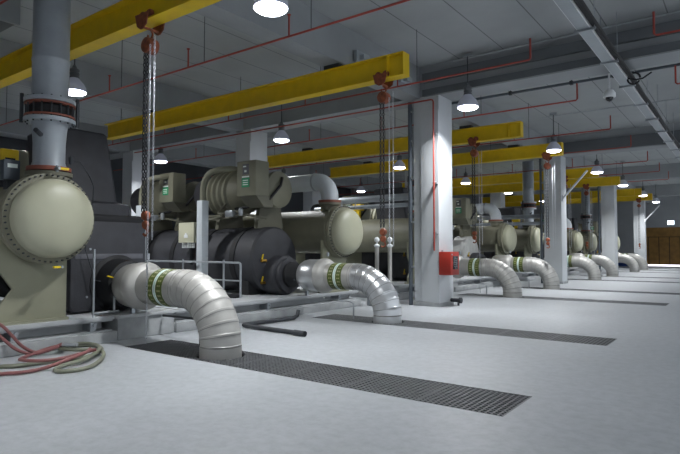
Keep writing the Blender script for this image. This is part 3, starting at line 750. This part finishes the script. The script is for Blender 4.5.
ep = elbow_pipe(); EL = ['silver elbow pipe bending onto the chiller behind the second silver floor pipe', 'grey elbow pipe bending onto the beige chiller right of the nearest column', 'elbow pipe on the chiller just beyond the middle column', 'farthest elbow pipe on the last chiller']
ep['label'] = EL[0]
for k in (1, 2, 3): dup(ep, (0, PERIOD*k, 0), EL[k])

# plinths under the chillers: concrete kerb, steel channel, deck plate
def plinth(y0, y1, xe=-8.38):
    r = thing('machine_base', 'x', 'base', 'chiller bases')
    MB().box(-15, xe+.08, y0, y1, 0, .17, .012).build('concrete_kerb', 'concrete', r)
    g = MB(); g.box(-15, xe, y0+.05, y1-.05, .17, .195); g.box(-15, xe-.24, y0+.1, y1-.1, .195, .33); g.box(-15, xe, y0+.05, y1-.05, .33, .355); g.build('steel_channel', 'deck_paint', r, False)
    MB().box(-15, xe+.02, y0+.02, y1-.02, .355, .42, .006).build('deck_plate', 'deck_paint', r)
    for yy in (y0+(y1-y0)*.42, y0+(y1-y0)*.86):
        g = MB(); g.box(xe-.24, xe-.02, yy-.05, yy+.05, .2, .33); g.cyl((xe-.03, yy, .3), (xe+.05, yy, .3), .03, seg=8); g.bar((xe-.0, yy-.04, .2), (xe-.0, yy-.04, .34), .04, .03); g.build('bolt_bracket', 'steel', r, False)
    return r
pa = plinth(2.45, 5.1); pb = plinth(6.25, 12.1)
PAL = ['grey steel and concrete base under the nearest chiller with dished end', 'base behind the nearest column', 'base beside the middle column', 'base beside the third column']
PBL = ['grey base under the black insulated chiller behind the second silver pipe', 'grey base left of the pipe beside the red box', 'base beyond the middle column', 'farthest base behind the last column']
pa['label'] = PAL[0]; pb['label'] = PBL[0]
for k in (1, 2, 3):
    dup(pa, (0, PERIOD*k, 0), PAL[k]); dup(pb, (0, PERIOD*k, 0), PBL[k])
def pier():
    r = thing('concrete_pier', 'x', 'pier', 'piers under the insulated pipes')
    MB().box(-9.0, -8.34, -.2, .9, 0, .36, .012).build('block', 'concrete', r)
    MB().box(-9.0, -8.3, -.21, .9, .36, .415, .006).build('cap_plate', 'deck_paint', r)
    return r
pr = pier(); pr.location = (0, PIPE_Y[0], 0)
PRL = [f'grey concrete pier under the {w}' for w in ('nearest silver pipe', 'second silver pipe', 'silver pipe beside the red box', 'silver pipe before the middle column', 'silver pipe just past the middle column', 'silver pipe before the third column', 'silver pipe past the third column', 'farthest silver pipe')]
pr['label'] = PRL[0]
for i in (2, 4, 6): dup(pr, (0, PIPE_Y[i], 0), PRL[i])

# railings in front of the black chillers
def railing():
    r = thing('pipe_railing', 'x', 'railing', 'tube railings by the chillers')
    y = 8.45; xa, xb = -13.2, -9.0
    g = MB(); g.sweep([(xa, y, 1.2), (xb-.06, y, 1.2), (xb-.01, y, 1.18), (xb, y, 1.12), (xb, y, .42)], .025, 10); g.build('top_rail', 'steel', r)
    g = MB(); g.cyl((xa, y, .8), (xb, y, .8), .018, seg=8); g.build('middle_rail', 'steel', r)
    for x in (-12.4, -11.0, -9.55):
        g = MB(); g.cyl((x, y, .42), (x, y, 1.26), .024, seg=10); g.build('post', 'steel', r)
    g = MB(); g.box(-10.1, -9.1, y-.1, y+.1, .42, .5, .02); g.cyl((-9.9, y-.05, .5), (-9.9, y-.05, .6), .06, seg=12); g.build('drain_tray', 'black_rubber', r)
    return r
rl = railing(); rl['label'] = 'grey tube railing in front of the black chiller shell, behind the nearest silver pipe'
dup(rl, (0, PERIOD, 0), 'tube railing right of the nearest column')

# discharge posts with curved tops
def relief_post(lab, x, y):
    r = thing('relief_pipe', lab, 'pipe', 'curved top relief pipes', (x, y, 0))
    MB().box(-.1, .1, -.1, .1, .42, 2.66, .012).build('post_cover', 'post_grey', r)
    g = MB(); g.sweep([(0, 0, 2.64), (0, 0, 2.9)]+arc_pts((.45, 0, 2.9), .45, 180, 110, 8)+[(.45, .1, 3.38), (.58, .35, 3.42), (.65, .7, 3.42)], .07, 16); g.build('curved_pipe', 'olive', r)
    return r
relief_post('silver square post with curved pipe top, right of the control panel', -10.5, 8.62)
relief_post('silver post with curved pipe top, behind the hook of the nearest hoist', -13.0, 8.62)

# two slim white sensor posts beside the nearest column
for i, x in enumerate((-7.95, -7.55)):
    r = thing('standpipe', f'slim silver standpipe left of the nearest column, {"left" if i == 0 else "right"} of the pair', 'standpipe', 'slim standpipes', (x, 12.35, 0))
    MB().cyl((0, 0, .4), (0, 0, 1.55), .055, seg=14).build('tube', 'alu', r)
    MB().lathe((0, 0, 1.55), 'z', [(0, .06), (.03, .08), (.06, .08), (.08, .03), (.14, .03), (.16, .065), (.22, .07), (.27, .03)], 16).build('cap', 'white_paint', r)
m = MB(); m.box(-8.3, -7.4, 12.2, 12.5, .3, .4); m.box(-8.2, -8.1, 12.25, 12.45, 0, .3); m.box(-7.6, -7.5, 12.25, 12.45, 0, .3)
tag(m.build('pipe_stand', 'steel', None, False), 'low steel stand carrying two slim standpipes left of the nearest column', 'stand')

# header pipes crossing behind the nearest column
for i, (z, rr, y) in enumerate(((2.98, .1, 13.6), (2.72, .06, 13.25))):
    g = MB(); g.cyl((-10.8, y, z), (-7.235, y, z), rr, seg=18)
    tag(g.build('header_pipe', 'grey_pipe'), ['thick grey horizontal pipe meeting the nearest column from the left', 'thin grey horizontal pipe below the thick one, left of the nearest column'][i], 'pipe', 'horizontal header pipes')
for i, (z, rr, y) in enumerate(((2.98, .1, 13.6+PERIOD), (2.65, .08, 13.25+PERIOD))):
    g = MB(); g.cyl((-11, y, z), (-7.235, y, z), rr, seg=14)
    tag(g.build('header_pipe', 'grey_pipe'), ['upper grey horizontal pipe meeting the middle column from the left', 'lower grey horizontal pipe meeting the middle column from the left'][i], 'pipe', 'horizontal header pipes')
# yellow valve actuators standing on the condenser shells
for i, k in enumerate((1, 2)):
    r = thing('valve_actuator', ['yellow valve actuator on a beige shell left of the nearest column, behind the hoist chains', 'yellow valve actuator on a beige shell left of the middle column'][i], 'actuator', 'yellow actuators', (-10.8 if k == 1 else -9.12, 3.9+PERIOD*k-(.6 if k > 1 else 0), 0))
    MB().box(-.07, .07, -.06, .06, 2.5, 2.85).build('stem', 'yellow', r, False)
    g = MB(); g.box(-.18, .18, -.1, .1, 2.82, 3.05, .02); g.build('body', 'yellow', r)
    MB().lathe((.12, -.1, 2.93), 'y', [(-.1, .06), (-.08, .08), (0, .08)], 16).build('handwheel', 'valve_yellow', r)
r = thing('yellow_cabinet', 'yellow cabinet with a dark window at the left edge behind the dished end', 'cabinet')
MB().box(-10.3, -9.28, 3.68, 3.95, 2.6, 3.07, .02).build('body', 'yellow', r)
MB().box(-9.28, -9.27, 3.74, 3.89, 2.72, 2.93, .004).build('window', 'screen', r)
MB().box(-9.75, -9.4, 3.67, 3.68, 2.72, 2.93).build('side_panel', 'screen', r, False)
MB().box(-10.1, -9.4, 3.72, 3.92, 2.48, 2.61).build('stand', 'steel_dark', r, False)
r = thing('gauge_box', 'small grey box with label beside the riser pipe at far left', 'instrument box')
MB().box(-9.05, -8.84, 3.55, 3.78, 2.54, 2.84, .01).build('housing', 'slate', r)
MB().box(-8.84, -8.835, 3.6, 3.74, 2.72, 2.78).build('label_plate', 'band_white', r, False)
MB().box(-9.02, -8.88, 3.62, 3.75, 2.4, 2.55).build('bracket', 'steel_dark', r, False)

# low stay pipes by the pipes on the floor
ROD = [(-8.28, 5.95, .34), (-7.2, 5.72, .39), (-6.92, 5.62, .4), (-6.83, 5.58, .37), (-6.81, 5.57, .3), (-6.81, 5.57, -.02)]
r = thing('drain_pipe', 'thin dark bent pipe beside the nearest silver pipe foot', 'pipe')
MB().sweep(ROD, .02, 8).build('tube', 'steel_dark', r)
DRAIN = [(-7.75, 8.95, .2), (-7.74, 8.9, .09), (-7.75, 8.8, .05), (-7.82, 7.55, .05), (-7.8, 7.42, .05), (-7.68, 7.38, .05), (-6.4, 7.29, .05), (-6.14, 7.26, .05)]
m = MB(); m.sweep(DRAIN, .04, 12); m.cyl(DRAIN[-2], DRAIN[-1], .05, seg=12)
tag(m.build('drain_hose', 'steel_dark'), 'dark capped pipe lying on the floor between the two nearest silver pipes', 'pipe')
for i in (1, 2, 3):
    m = MB(); m.sweep([(-7.7, PIPE_Y[i]-.05, .4), (-7.0, PIPE_Y[i]-.05, .36), (-6.9, PIPE_Y[i]-.05, .33), (-6.9, PIPE_Y[i]-.05, -.03)], .016, 8)
    tag(m.build('stay_rod', 'steel'), f'thin steel stay rod under the {["", "second silver pipe", "silver pipe beside the red box", "silver pipe before the middle column"][i]}', 'rod', 'stay rods')

# hoses on the floor, left foreground
def spline(P, n=10):
    P = [Vector(p) for p in P]; out = []
    Q = [P[0]*2-P[1]]+P+[P[-1]*2-P[-2]]
    for i in range(1, len(Q)-2):
        for k in range(n):
            t = k/n; a, b, c, d = Q[i-1], Q[i], Q[i+1], Q[i+2]
            out.append(.5*((2*b)+(c-a)*t+(2*a-5*b+4*c-d)*t*t+(3*b-a-3*c+d)*t**3))
    return out+[P[-1]]
G1 = [(-7.75, 2.75, .03), (-7.57, 3.05, .03), (-7.45, 3.21, .03), (-7.40, 3.47, .03), (-7.33, 3.87, .03), (-7.34, 4.14, .035), (-7.63, 4.44, .04), (-7.98, 4.52, .04), (-8.2, 4.36, .04), (-8.17, 4.12, .045), (-7.95, 4.02, .07), (-7.62, 4.16, .07), (-7.38, 4.28, .07), (-6.99, 4.08, .05), (-6.66, 3.72, .03), (-6.64, 3.44, .03), (-6.8, 3.36, .03), (-7.0, 3.55, .03), (-7.02, 3.85, .06), (-7.3, 4.2, .1), (-7.65, 4.38, .1), (-8.0, 4.4, .09), (-8.12, 4.2, .09), (-7.95, 4.05, .11)]
m = MB(); m.sweep(spline(G1), .027, 10); tag(m.build('garden_hose', 'hose_green'), 'grey green rubber hose coiled on the floor at left', 'hose')
R1 = [(-7.93, 4.04, .13), (-8.06, 3.9, .09), (-8.05, 3.68, .05), (-7.9, 3.45, .03), (-7.5, 3.28, .085), (-7.25, 3.4, .085), (-7.2, 3.7, .085), (-7.15, 3.98, .13), (-7.1, 4.05, .15)]
R2 = [(-7.2, 2.6, .03), (-7.12, 2.88, .03), (-7.02, 3.05, .03), (-7.0, 3.3, .035), (-7.02, 3.62, .09), (-7.13, 3.93, .13), (-7.2, 4.02, .15)]
R3 = [(-8.4, 3.1, .5), (-8.3, 3.32, .47), (-8.22, 3.46, .3), (-8.17, 3.56, .16), (-8.15, 3.72, .05), (-8.1, 3.85, .05), (-7.95, 4.02, .14)]
R4 = [(-8.3, 2.85, .5), (-8.22, 3.14, .46), (-8.15, 3.3, .3), (-8.1, 3.45, .14), (-8.08, 3.62, .05), (-8.03, 3.78, .05), (-7.9, 3.95, .12)]
r = thing('red_hose', 'faded red twin hose draped off the machine base onto the floor at left', 'hose')
for P in (R1, R2, R3, R4): MB().sweep(spline(P), .022, 10).build('hose_line', 'hose_red', r)
m = MB(); m.cyl((-7.9, 4.0, .14), (-7.72, 4.12, .14), .03, seg=10); m.build('coupling', 'steel', r)
# blue bin by the far door, exit sign above
r = thing('waste_bin', 'small blue bin on the floor beside the brown far door', 'bin', None, (-9.0, 54.6, 0))
g = MB(); g.loft([rrect(0, 0, .42, .36, .06, 0), rrect(0, 0, .5, .42, .08, .95)]); g.build('body', 'blue_plastic', r)
g = MB(); g.loft([rrect(0, 0, .53, .45, .08, .95), rrect(0, 0, .5, .42, .08, 1.05)]); g.build('lid', 'blue_plastic', r)
r = thing('exit_sign', 'small glowing white sign on the far wall above the brown door', 'sign')
MB().box(-5.75, -5.2, Y1-.1, Y1, 3.62, 4.02, .01).build('housing', 'white_paint', r)
MB().box(-5.72, -5.23, Y1-.11, Y1-.1, 3.65, 3.99).build('lit_face', 'sign_lit', r, False)

# ------------------------------------------------------------------ light, sky, camera
a = bpy.data.lights.new('daylight_outside', 'SUN'); a.energy = 12; a.color = (.9, .88, 1); a.angle = .05
o = bpy.data.objects.new('daylight_outside', a); COL.objects.link(o); o.rotation_euler = (math.radians(-50), 0, 0)
w = bpy.data.worlds.new('World'); SC.world = w; w.use_nodes = True
bg = w.node_tree.nodes['Background']; bg.inputs[0].default_value = (.86, .93, 1, 1); bg.inputs[1].default_value = .9
cam = bpy.data.cameras.new('camera'); cam.sensor_width = 36; cam.lens = 551/680*36; cam.clip_end = 200; cam.clip_start = .05
co = bpy.data.objects.new('camera', cam); COL.objects.link(co); co.location = (0, 0, 1.5); co.rotation_euler = (math.radians(92.3), 0, math.radians(36.6))
SC.camera = co
vs = SC.view_settings; vs.view_transform = 'Standard'; vs.look = 'None'; vs.gamma = 1; vs.use_curve_mapping = False; vs.exposure = 0.1
SC.cycles.use_denoising = True; SC.cycles.max_bounces = 6
